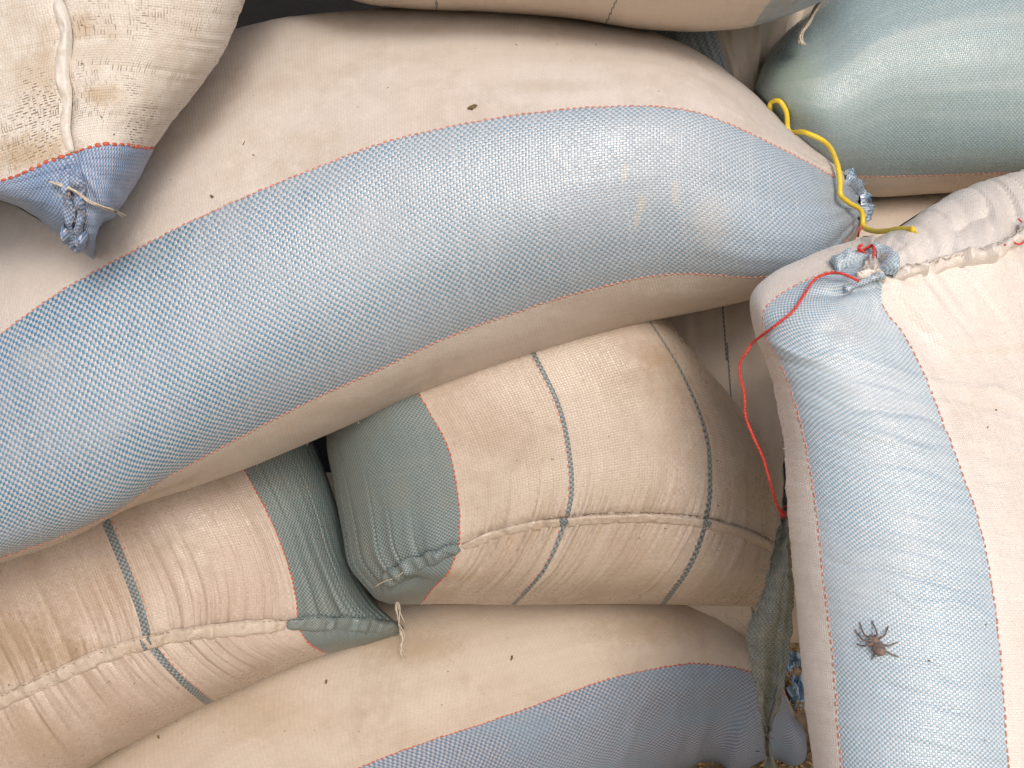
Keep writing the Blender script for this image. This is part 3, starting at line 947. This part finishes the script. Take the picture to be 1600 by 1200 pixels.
# line 3 of the top is handled as plain columns
rowsF[3] = [[(1600, 265), (1606, 310), (1600, 368)], [(1600, 368), (1618, 480), (1645, 650), (1685, 850), (1715, 1200), (1740, 1450)]]
rowsF[4] = [[(1830, 225), (1835, 270), (1830, 320)], [(1830, 320), (1850, 700), (1860, 1000), (1870, 1450)]]
rowsF.insert(3, [[(1500, 296), (1500, 340), (1486, 405)], [(1486, 405), (1492, 470), (1520, 560), (1568, 705), (1608, 815), (1636, 950), (1656, 1200), (1680, 1450)]])
tF = [0, .095, .44, .58, .70, 1]


def dispF(s):
    d = .0014 * fbm(s.UM * 7, s.VM * 7, 83)
    # gathers fanning out of the sewn mouth
    a = np.arctan2(s.PY - 560, s.PX - 1330)
    fan = noise(s.VM / .0055 - s.UM * 60, s.UM * 9, 84) * .5 + noise(s.VM / .015 - s.UM * 24, s.UM * 6, 85) * .22
    fan = fan - 1.5 * np.clip(1 - np.abs(noise(s.VM / .011 - s.UM * 34, s.UM * 7, 86)) * 2.5, 0, 1) ** 2
    up = sstep(.44, .50, s.VV)
    du = s.UM - np.interp(.12, s.u, s.U)
    d = d + up * fan * np.where(du < 0, .0042 * np.exp(du / .09), .0042 * np.exp(-du / .055))
    # soft fold between the mouth and the front of the sack
    ds, sg, pr = pdist(s.PX, s.PY, [(1392, 440), (1440, 500), (1475, 542), (1530, 548), (1640, 538)])
    d = d + np.tanh(sg * ds / 14) * -.0042 * np.exp(-ds / 45) * sstep(.44, .49, s.VV) * sstep(.12, .15, s.UU)
    # creases across the blue band
    w = s.PY - .22 * (s.PX - 1300)
    for y0, a_, wd, ph in ((560, .0016, 6, 1), (585, -.0018, 5, 2), (625, -.0016, 6, 3), (668, .0012, 8, 4), (705, -.001, 6, 5), (800, -.0012, 6, 6), (838, -.0018, 4, 7), (872, -.0016, 4, 8), (905, .0014, 7, 9), (1010, -.001, 8, 11), (1060, -.0012, 5, 12), (1120, .001, 6, 13)):
        k = .5 + .5 * noise(s.PX / 90, ph * 3.7, 87)
        d = d + a_ * k * np.exp(-((w - y0 + 9 * noise(s.PX / 60, ph, 88)) / wd) ** 2)
    d = d + .0004 * noise(s.PX / 120, w / 5.0, 89) * sstep(480, 700, s.PY)
    # puckers round the knot
    r = np.hypot(s.PX - 1365, s.PY - 425)
    d = d + .004 * np.exp(-r / 55) * noise(np.arctan2(s.PY - 425, s.PX - 1365) * 5, r / 60, 90)
    d = d - .006 * np.exp(-(((s.PX - 1330 - (s.PY - 445) * .0) / 55) ** 2 + ((s.PY - 452 - (1330 - s.PX) * .12) / 8) ** 2))
    d = d + .003 * np.exp(-(((s.PX - 1275) / 50) ** 2 + ((s.PY - 520) / 40) ** 2))
    return d


F = Sack('upright cream sack with a pale blue band and a gathered mouth, at the right', rowsF, tF,
         lambda u, v, x, y: .885 + .05 * sstep(420, 250, y) * sstep(1350, 1500, x) - .085 * np.clip((y - 520) / 600, 0, 1.5) + .09 * (v - .3), .10, .10,
         [('blue_band', M_blueF, lambda u, v: (v > .095) & (v < .44) & (u > .12)), ('cream_fabric', M_creamF, None)],
         ub=(.12,), knots=(.095, .44), Nu=420, Nv=340, pu=5, pv=2.2, eu=.4, ev=.82, disp=dispF)
for vt, sd in ((.095, 1), (.44, 2)):
    P_, N_ = F.row(vt, .16, .99)
    dashes(P_, N_, F.root, M_pink, seed=sd + 20, width=.0007)
# gathered, stitched mouth
hem(F, [(1392, 432), (1425, 422), (1460, 418), (1500, 408), (1545, 398), (1580, 384), (1610, 358), (1650, 345)], .011, .0065, M_creamF, 91, wob=1.1, crimp=.012, lump=.9)
hem(F, [(1300, 418), (1330, 408), (1356, 398), (1378, 398), (1388, 412), (1384, 432)], lambda a: .015 - .003 * a, .0065, M_blueF, 92, wob=.8, crimp=.010, lump=.8)
hem(F, [(1384, 430), (1362, 434), (1340, 446), (1318, 455)], .008, .0045, M_blueF, 93, wob=.9, crimp=.009, lump=.8)
hem(F, [(1338, 434), (1355, 428), (1372, 434), (1384, 440)], .005, .005, M_creamF, 94, wob=.9, crimp=.006, lump=.8, name='torn_edge')
fray([F.at(1345, 430, .007)[0], F.at(1360, 432, .007)[0], F.at(1378, 410, .007)[0]], M_thread, 'frayed_edge', F.root, 95, 22, .008, .0003, 1.0, (0, -.6, .2))
stitches(F, [(1395, 425), (1460, 412), (1545, 392), (1600, 360)], M_thread, seed=96, lift=.008, length=.006, slant=.8, r=.0006)
g = Geo()
g.tube(F.path([(1348, 398), (1356, 396), (1362, 402), (1359, 412)], 12, .009)[0], .0013, 6)
g.build('closing_stitch', M_cord, F.root)
g = Geo()
g.tube(F.path([(1352, 397), (1359, 402), (1357, 416)], 12, .010)[0], .0010, 6)
g.build('closing_stitch', M_cord, F.root)
g = Geo()
g.tube(F.path([(1560, 393), (1570, 388), (1582, 392), (1594, 384), (1602, 374)], 14, .009)[0], .0008, 6)
g.build('closing_stitch', M_cord, F.root)
g = Geo()
g.tube(F.path([(1588, 346), (1596, 352), (1604, 350)], 10, .003)[0], .0007, 5)
g.build('closing_stitch', M_cord, F.root)

# hanging sack corner top left
rowsK = [
    [[(-330, -330), (-240, 0), (-190, 300)], [(-190, 300), (-170, 302), (-150, 304)]],
    [[(70, -330), (88, -100), (92, 0), (106, 60), (97, 110), (109, 160), (105, 210), (114, 238)], [(114, 238), (106, 290), (112, 340), (121, 388)]],
    [[(440, -330), (420, -120), (383, 0), (364, 52), (338, 102), (300, 152), (268, 192), (241, 231)], [(241, 231), (214, 284), (182, 332), (131, 386)]],
]
rowsK.insert(1, [[(-140, -330), (-60, 0), (-20, 291)], [(-20, 291), (0, 318), (30, 334), (60, 352)]][0:2])
rowsK[1] = [[(-130, -330), (-70, 0), (-14, 288)], [(-14, 288), (0, 300), (18, 319)]]


def dispK(s):
    d = .0012 * fbm(s.UM * 9, s.VM * 9, 103) + .0005 * noise(s.UM / .004, s.VM * 14, 104)
    r = np.hypot(s.PX - 125, s.PY - 370)
    d = d + .005 * np.exp(-r / 60) * noise(np.arctan2(s.PY - 250, s.PX - 118) * 7, r / 90, 105) * (s.PY > 235)
    ds, sg, pr = pdist(s.PX, s.PY, [(92, 0), (106, 60), (97, 110), (109, 160), (105, 210), (114, 238), (106, 290), (114, 340)])
    return d - .004 * np.exp(-(ds / 10) ** 2)


K = Sack('coarse cream sack with a blue tied corner hanging down, at the top left', rowsK, [0, .30, .52, 1],
         lambda u, v, x, y: .86 + 0 * x, .085, .16,
         [('blue_corner', M_blueK, lambda u, v: u > .80), ('cream_fabric', M_creamK, None)], ub=(.80,), Nu=300, Nv=260, pu=9, pv=2.4, disp=dispK)
j = int(np.argmin(np.abs(K.u - .80)))
m_ = (K.PX[j] > -30)
dashes((K.W[j] + K.N[j] * .0004)[m_], K.N[j][m_], K.root, M_red, pitch=.0062, length=.0040, width=.0014, height=.0003, seed=31)
hem(K, [(84, -120), (92, 0), (105, 60), (99, 110), (108, 160), (105, 205), (113, 240)], .0115, .0052, M_hemK, 111, wob=.8, crimp=.018, lump=.5)
hem(K, [(106, 262), (104, 295), (110, 325), (108, 350), (118, 378), (128, 384)], .010, .005, M_blueK, 112, wob=1, crimp=.011, lump=.9)
hem(K, [(120, 268), (124, 300), (128, 335), (124, 360), (130, 382)], .009, .005, M_blueK, 113, wob=1, crimp=.010, lump=.9)
hem(K, [(104, 350), (112, 374), (124, 386), (133, 376), (130, 358)], .007, .006, M_blueK, 115, wob=1, crimp=.008, lump=.9, name='tied_tip')
fray([K.at(112, 300, .005)[0], K.at(125, 340, .005)[0], K.at(135, 330, .005)[0]], M_thread, 'frayed_edge', K.root, 114, 18, .010, .00025, .8, (.2, -.5, -.3))
g = Geo()
for k in range(4):
    rr = random.Random(120 + k)
    q = [(84, 284), (105, 289 + k), (124, 300 + rr.uniform(-2, 2)), (142, 314 + rr.uniform(-3, 3)), (160, 322 + rr.uniform(-3, 3)), (184 + rr.uniform(-6, 2), 327 + rr.uniform(-4, 4))]
    g.tube([K.at(x, y, .006 + .0006 * k)[0] for x, y in spline(q, 20)], .0007, 5)
g.build('loose_thread', M_thread, K.root)

# ------------------------------------------------------------------ scuffs and stains rubbed into the cloth at fixed places
def smudge(mat, S, px, py, rx, ry, col, amt, rough=1.0):
    p, nn, _ = S.at(px, py)
    d = float((p - CAM) @ FWD)
    t = mat.node_tree
    sock = t.nodes['Principled BSDF'].inputs['Base Color']
    old = sock.links[0].from_socket
    h = NT.__new__(NT)
    h.m, h.t, h.bsdf = mat, t, t.nodes['Principled BSDF']
    pos = h.obj()

    def along(ax, r):
        n = t.nodes.new('ShaderNodeVectorMath')
        n.operation = 'DOT_PRODUCT'
        t.links.new(pos, n.inputs[0])
        n.inputs[1].default_value = tuple(ax)
        return h.op('DIVIDE', h.op('SUBTRACT', n.outputs['Value'], float(p @ ax)), r * KPX * d)
    a, b = along(RIGHT, rx), along(UPV, ry)
    q = h.op('SQRT', h.op('ADD', h.op('MULTIPLY', a, a), h.op('MULTIPLY', b, b)))
    q = h.op('ADD', q, h.op('MULTIPLY', h.op('SUBTRACT', h.noise(pos, 160.0, 5, .7), .5), 2.2 * rough))
    m = h.ramp(q, 1.25, .25, 0.0, amt)
    t.links.new(h.mix(m, old, col), sock)


BEI = (.46, .45, .41)
for x, y, rx, ry, am in ((1003, 318, 9, 16, .7), (995, 345, 6, 16, .8), (1056, 300, 8, 22, .6), (976, 268, 5, 16, .7), (1110, 345, 40, 50, .35), (60, 560, 45, 25, .22)):
    smudge(M_blueA, A, x, y, rx, ry, BEI, am)
smudge(M_tealD, Dk, 1245, 120, 45, 60, (.27, .33, .25), .5)
smudge(M_tealD, Dk, 1215, 90, 20, 30, (.10, .17, .19), .5)
for x, y, rx, ry, am in ((1030, 560, 38, 26, .55), (1000, 600, 90, 40, .3), (700, 900, 50, 14, .4), (760, 660, 120, 60, .25), (1180, 760, 50, 60, .4)):
    smudge(M_creamG, G, x, y, rx, ry, (.33, .235, .14), am)
for x, y, rx, ry, am in ((20, 1010, 110, 70, .6), (120, 1020, 90, 22, .5), (150, 930, 80, 60, .35), (40, 1150, 90, 60, .4)):
    smudge(M_creamH, H, x, y, rx, ry, (.32, .22, .13), am)
for x, y, rx, ry, am in ((40, 240, 90, 34, .6), (60, 120, 60, 60, .3), (160, 150, 30, 20, .6), (130, 40, 24, 30, .4)):
    smudge(M_creamK, K, x, y, rx, ry, (.40, .27, .13), am)
for x, y, rx, ry, am in ((860, 135, 90, 14, .35), (480, 250, 120, 60, .18), (980, 470, 160, 24, .3), (560, 640, 160, 20, .25)):
    smudge(M_creamA, A, x, y, rx, ry, (.42, .35, .28), am)
for x, y, rx, ry, am in ((640, 1010, 90, 26, .4), (1000, 985, 110, 26, .4), (420, 1120, 120, 40, .3)):
    smudge(M_creamI, I, x, y, rx, ry, (.36, .26, .15), am)
smudge(M_blueF, F, 1320, 515, 40, 26, (.36, .40, .43), .6)

# ------------------------------------------------------------------ ground, and an added wall blocking light from behind the pile
gm = NT('packed_earth')
gn = gm.noise(gm.obj(), 14, 6, .65)
gm.color(gm.mix(gm.ramp(gn, .3, .7), (.46, .34, .21), (.32, .23, .13)))
gm.bsdf.inputs['Roughness'].default_value = .9
gm.bump(gm.noise(gm.obj(), 90, 5, .7), .004)
add_mesh('ground', [(-30, -30, -.012), (30, -30, -.012), (30, 30, -.012), (-30, 30, -.012)], [(0, 1, 2, 3)], gm.m, kind='structure')
wm = NT('gap_shade_black')
wnz = wm.noise(wm.obj(), 5, 6, .65)
wm.color(wm.mix(wm.ramp(wnz, .3, .7), (.008, .008, .009), (.005, .005, .006)))  # near-black colour paints the deep shade seen through the gaps
wm.bsdf.inputs['Roughness'].default_value = .9
wm.bump(wm.noise(wm.obj(), 40, 5, .7), .003)
wb = Geo()
wb.add([(-3, 1.75, -.02), (3, 1.75, -.02), (3, 1.75, 2.6), (-3, 1.75, 2.6), (-3, 1.95, -.02), (3, 1.95, -.02), (3, 1.95, 2.6), (-3, 1.95, 2.6)],
       [(0, 1, 2, 3), (5, 4, 7, 6), (1, 5, 6, 2), (4, 0, 3, 7), (3, 2, 6, 7), (0, 4, 5, 1)])
wb.build('added_back_wall', wm.m, kind='structure', smooth=False)

# grains spilt on the floor
rnd = random.Random(5)
g = Geo()


def ground_at(px, py, z=-.012):
    d1 = V(px, py, 1.0) - CAM
    return CAM + d1 * ((z - CAM_Z) / d1[2])


for i in range(1500):
    px, py = rnd.uniform(1060, 1330), rnd.uniform(960, 1260)
    c = ground_at(px, py) + np.array([0, 0, rnd.uniform(.001, .007)])
    d = unit(np.array([rnd.gauss(0, 1), rnd.gauss(0, 1), rnd.gauss(0, .3)]))
    b = unit(np.cross(d, [0.1, 0.2, 1]))
    e = np.cross(d, b)
    L, w = rnd.uniform(.0028, .0042), rnd.uniform(.0015, .0022)
    g.blob(c, (b * w, e * w, d * L), i, .1, 6, 5)
g.build('spilt_grain', M_grain, kind='stuff')

# ------------------------------------------------------------------ small things
ALL = [A, B, C_, Dk, E, F, G, H, I, J, K]


def onto(px, py, lift, sacks):
    best = None
    for s in sacks:
        p, n, r = s.at(px, py, lift)
        if r < 8:
            d = (p - CAM) @ FWD
            if best is None or d < best[0]:
                best = (d, p)
    return best[1] if best else None


def rope(name, label, cat, pts, r, mat, strands=2, turns=520, taper=True, fr=None):
    """a twisted cord through world points: its strands wind round one another"""
    P = spline(pts, 220)
    t = unit(np.gradient(P, axis=0))
    b = unit(np.cross(t, np.broadcast_to(FWD, t.shape)))
    c = np.cross(b, t)
    arc = np.concatenate([[0], np.cumsum(np.linalg.norm(np.diff(P, axis=0), axis=1))])
    g = Geo()
    for k in range(strands):
        a = arc * turns + 2 * math.pi * k / strands
        Q = P + (b * np.cos(a)[:, None] + c * np.sin(a)[:, None]) * r * .55
        g.tube(Q, r * .62, 6)
    if fr:
        rnd = random.Random(fr)
        for end in (-1,):
            for k in range(9):
                d = unit(t[end] + .35 * np.array([rnd.gauss(0, 1), rnd.gauss(0, .4), rnd.gauss(0, 1)]))
                p = P[end - 6 if end < 0 else 6]
                q = [p + d * x + np.array([0, 0, -1]) * x * x * 8 for x in np.linspace(0, .012 * rnd.uniform(.6, 1.2), 6)]
                g.tube(q, r * .22, 4)
    return tag(g.build(name, mat), label, cat)


# yellow twine: off the green sack, down over the tip of the long sack, onto the upright sack
yp = [(1209, 172, 3, Dk), (1213, 160, 5, Dk), (1222, 158, 6, Dk), (1230, 172, 5, Dk), (1240, 192, 12, Dk), (1256, 210, 6, None), (1276, 236, 9, A), (1296, 262, 6, A), (1301, 285, 5, A), (1302, 308, 5, A), (1315, 322, 6, A),
      (1330, 335, 8, A), (1345, 352, None, 0), (1358, 360, None, .2), (1378, 361, None, .5), (1398, 360, None, .75), (1424, 361, None, 1)]
pts = []
for x, y, l, s in yp:
    if l is None:
        da, db = (A.at(1330, 335, .008)[0] - CAM) @ FWD, (F.at(1424, 361, .004)[0] - CAM) @ FWD
        pts.append(V(x, y, da + (db - da) * s))
    elif s is None:
        pts.append(V(x, y, .985))
    else:
        pts.append(s.at(x, y, l * .001)[0])
yarn = rope('yellow_twine', 'frayed yellow plastic twine trailing over the tip of the long blue-banded sack', 'twine', pts, .0042, M_yellow, 1, 0, fr=3)

# red cord: from the knot of the upright sack, hanging free across the gap
rp = [(1338, 446, 9, F), (1322, 441, 9, F), (1300, 438, 8, F), (1275, 445, 7, F), (1258, 466, 6, F), (1240, 490, 6, F), (1215, 510, 6, F), (1190, 534, 10, F)]
pts = [s.at(x, y, l * .001)[0] for x, y, l, s in rp]
d0_ = (pts[-1] - CAM) @ FWD
for i, (x, y) in enumerate([(1168, 548), (1157, 566), (1156, 585), (1163, 615), (1165, 650), (1176, 680), (1192, 715), (1201, 745), (1209, 775), (1217, 796), (1224, 806)]):
    pts.append(V(x, y, d0_ + .004 * min(i, 4)))
rope('red_cord', 'thin twisted red cord hanging from the knot of the upright sack', 'cord', pts, .0012, M_cord, 2, 1100, fr=8)

# olive scrap of frayed fabric hanging beside the upright sack
Lp = spline([(1224, 690), (1220, 800), (1206, 870), (1187, 940), (1167, 985), (1174, 1030), (1184, 1090), (1194, 1150), (1197, 1230)], 140)
Rp = spline([(1230, 690), (1232, 780), (1237, 860), (1240, 945), (1234, 1010), (1222, 1090), (1206, 1140), (1212, 1190), (1220, 1230)], 140)
nv = 26
PXs = Lp[:, None, 0] + (Rp - Lp)[:, None, 0] * np.linspace(0, 1, nv)[None]
PYs = Lp[:, None, 1] + (Rp - Lp)[:, None, 1] * np.linspace(0, 1, nv)[None]
x_ = np.linspace(0, 1, nv)[None]
a_ = np.linspace(0, 1, 140)[:, None]
dep = .945 + .10 * a_ - .006 * np.sin(x_ * 7 + a_ * 9) - .003 * noise(x_ * 5, a_ * 22, 3) - .0016 * noise(x_ * 16, a_ * 60, 4) - .008 * np.exp(-((x_ - .8) / .07) ** 2)
PXs = PXs + 3.0 * noise(a_ * 60 + 0 * x_, x_ * 2, 6)
fr_ = V(PXs, PYs, dep)
bk_ = V(PXs, PYs, dep) + FWD * .0016
n0 = 140 * nv
ids = np.arange(n0).reshape(140, nv)
q1 = np.stack([ids[:-1, :-1], ids[1:, :-1], ids[1:, 1:], ids[:-1, 1:]], -1).reshape(-1, 4)
ring = np.concatenate([ids[:, 0], ids[-1, 1:], ids[-2::-1, -1], ids[0, -2:0:-1]])
q3 = np.stack([ring, ring + n0, np.roll(ring, -1) + n0, np.roll(ring, -1)], -1)
uvs = np.stack([a_ * .36 + 0 * x_, x_ * .04 + 0 * a_], -1).reshape(-1, 2)
scrap = thing('fabric_scrap', 'torn olive-green woven scrap with frayed threads, hanging beside the upright sack', 'scrap')
add_mesh('woven_cloth', np.concatenate([fr_.reshape(-1, 3), bk_.reshape(-1, 3)]), np.concatenate([q1, q1[:, ::-1] + n0, q3]), M_olive, scrap, uv=np.concatenate([uvs, uvs]))
edge = [fr_[i, 0] for i in range(30, 135)] + [fr_[i, 3] for i in range(30, 110, 2)]
fray(edge, M_frayg, 'frayed_thread', scrap, 7, 150, .016, .00028, 1.0, (-.3, -.7, -.4), 1.2)
fray([fr_[i, k] for i in range(20, 120, 2) for k in (6, 11, 17)], M_frayg, 'frayed_thread', scrap, 8, 90, .014, .00025, 1.0, (0, -.3, -.6), 1.4)
fray([fr_[i, -1] for i in range(20, 120, 2)], M_frayg, 'frayed_thread', scrap, 9, 24, .006, .00025, 1.0, (.5, -.3, -.3), 1.2)
g = Geo()
for q in ([(1168, 984), (1155, 972), (1146, 966), (1136, 966), (1133, 958)], [(1160, 962), (1159, 950), (1162, 940)]):
    g.tube([V(x, y, 1.02) for x, y in spline(q, 14)], .0004, 5)
g.build('loose_thread', M_frayg, scrap)

# blue rags on the floor behind
for (x, y, rx, ry, sd, lab) in ((1238, 1042, 13, 12, 1, 'small blue fabric scrap on the spilt grain, uppermost of two'), (1248, 1096, 15, 30, 2, 'crumpled blue fabric scrap with white threads, beside the bottom sack')):
    r_ = thing('fabric_scrap', lab, 'scrap')
    g = Geo()
    nn = 26
    vs, uv, fs = [], [], []
    c0 = (ground_at(x, y) - CAM) @ FWD
    for lay in (0, 1):
        for i in range(nn):
            for k in range(nn):
                a, b = i / (nn - 1) * 2 - 1, k / (nn - 1) * 2 - 1
                rr_ = 1 + .35 * float(noise(a * 3, b * 3, sd))
                hz = .010 + .010 * float(noise(a * 2.5, b * 2.5, sd + 5)) + .005 * float(noise(a * 7, b * 7, sd + 6))
                p = V(x + a * rx * rr_, y + b * ry * rr_, c0 - .004) + np.array([0, 0, hz]) - FWD * (.01 * float(noise(a * 3, b * 3, sd + 9))) + FWD * (.0012 * lay)
                vs.append(p)
                uv.append((a * rx * .0007, b * ry * .0009))
    for i in range(nn - 1):
        for k in range(nn - 1):
            q = i * nn + k
            fs.append((q, q + 1, q + nn + 1, q + nn))
            q += nn * nn
            fs.append((q, q + nn, q + nn + 1, q + 1))
    g.add(vs, fs, uv)
    g.build('woven_cloth', M_rag, r_)
    fray(vs[:nn * nn:5], M_thread, 'frayed_thread', r_, sd + 3, 14, .016, .0004, 1.0, (-.6, -.4, .1), 1.0)

# spider on the upright sack
sp = Geo()
zz = lambda x, y: (1320 + x / 12, 940 + y / 12)


def on_f(x, y, lift):
    return F.at(*zz(x, y), lift)


px_m = .00048
c, n, _ = on_f(640, 880, .0042)
c1 = on_f(575, 745, .0036)[0]
fw = unit(c1 - c)
sd_ = np.cross(n, fw)
sp.blob(c, (sd_ * .0046, n * .0035, fw * .0060), 1, .06, 14, 10)
sp.blob(c1, (sd_ * .0033, n * .0026, fw * .0040), 2, .04, 14, 10)
legs = [[(530, 735), (420, 740), (350, 720), (300, 655), (240, 590), (195, 515)], [(530, 700), (400, 640), (350, 560), (310, 460), (285, 385)],
        [(590, 705), (605, 590), (570, 500), (508, 355)], [(615, 715), (730, 650), (780, 560), (818, 455)],
        [(535, 775), (420, 835), (320, 825), (225, 788)], [(620, 775), (740, 825), (840, 830), (920, 790), (995, 762)],
        [(620, 800), (730, 915), (800, 950), (900, 1000), (1012, 1042)], [(575, 805), (558, 900), (560, 1000), (498, 1092)]]
for lg in legs:
    q = spline(lg, 18)
    L = []
    for i, (x, y) in enumerate(q):
        a = i / 17
        z = .0034 * (1 - a) + .0034 * math.sin(math.pi * min(a * 1.5, 1)) * .8 + .0008
        L.append(on_f(x, y, z)[0])
    sp.tube(L, np.linspace(.0009, .00042, 18), 7)
for lg in ([(545, 700), (505, 650), (490, 625)], [(590, 695), (570, 650), (562, 625)]):
    sp.tube([on_f(x, y, .0028)[0] for x, y in spline(lg, 8)], .0008, 6)
spider = sp.build('spider', M_spider)
md = spider.modifiers.new('skin', 'REMESH')
md.mode = 'VOXEL'
md.voxel_size = .0003
md.use_smooth_shade = True
tag(spider, 'small brown spider on the pale blue band of the upright sack', 'spider')

# fibres standing off the worn edges of the cloth
for S_, i_, pts_, dn_, sd_, n_ in ((K, 'loose_fibre', [(368, 30), (360, 55), (352, 72), (340, 90), (296, 148), (247, 212), (378, 8)], (.8, -.3, -.5), 201, 16),
                                   (F, 'loose_fibre', [(1211, 600), (1219, 640), (1228, 700), (1230, 760), (1234, 830), (1246, 930), (1180, 475), (1198, 560)], (-.9, -.3, .1), 202, 18),
                                   (A, 'loose_fibre', [(330, 750), (400, 725), (560, 660), (720, 594), (880, 540), (240, 780), (480, 692)], (.1, -.4, -.9), 203, 18)):
    fray([S_.at(x, y, -.0005)[0] for x, y in pts_], M_thread, i_, S_.root, sd_, n_, .0035, .00026, .6, dn_, .8)

# dry husk flakes and specks lying on the cloth
def flake(px, py, s, size, label, seed):
    p, n, _ = s.at(px, py, .0012)
    rnd = random.Random(seed)
    t = unit(np.cross(n, [rnd.uniform(-1, 1), rnd.uniform(-1, 1), rnd.uniform(-1, 1)]))
    b = np.cross(n, t)
    g = Geo()
    g.blob(p, (t * size, b * size * .7, n * size * .35), seed, .45, 9, 6)
    g.blob(p + t * size * .9 - b * size * .5, (t * size * .6, b * size * .45, n * size * .3), seed + 3, .5, 8, 6)
    tag(g.build('husk_flake', M_chaff), label, 'husk', 'husk flakes lying on the sacks')


flake(740, 168, A, .0034, 'brown husk flake on the long sack, above its blue band', 1)
flake(510, 1066, I, .0020, 'tiny dark husk flake on the bottom sack, below the teal sack end', 2)
flake(800, 1027, I, .0022, 'tiny dark husk flake on the bottom sack, above its blue band', 3)
flake(248, 1151, I, .0020, 'tiny dark husk flake on the bottom sack, near its left end', 4)
flake(332, 308, A, .0016, 'tiny dark husk flake on the long sack, just right of the tied blue corner', 5)

# bits of husk and dust caught on the cloth: too many and too small to tell apart
rnd = random.Random(77)
g = Geo()
for S_, x0, x1, y0, y1, n_ in ((A, 260, 1050, 60, 170, 16), (A, 250, 420, 200, 330, 5), (H, 0, 440, 1000, 1090, 12), (G, 730, 1180, 600, 880, 10), (I, 250, 1100, 990, 1180, 14), (F, 1420, 1590, 560, 1180, 5), (K, 0, 300, 20, 230, 6)):
    for i in range(n_):
        x, y = rnd.uniform(x0, x1), rnd.uniform(y0, y1)
        p, n, r_ = S_.at(x, y, .0003)
        if r_ > 4:
            continue
        t = unit(np.cross(n, [rnd.uniform(-1, 1), rnd.uniform(-1, 1), rnd.uniform(-1, 1)]))
        b = np.cross(n, t)
        z = rnd.uniform(.0004, .0009)
        g.blob(p, (t * z * rnd.uniform(1, 2), b * z * .7, n * z * .5), i, .4, 6, 4)
g.build('husk_dust', M_chaff, kind='stuff')
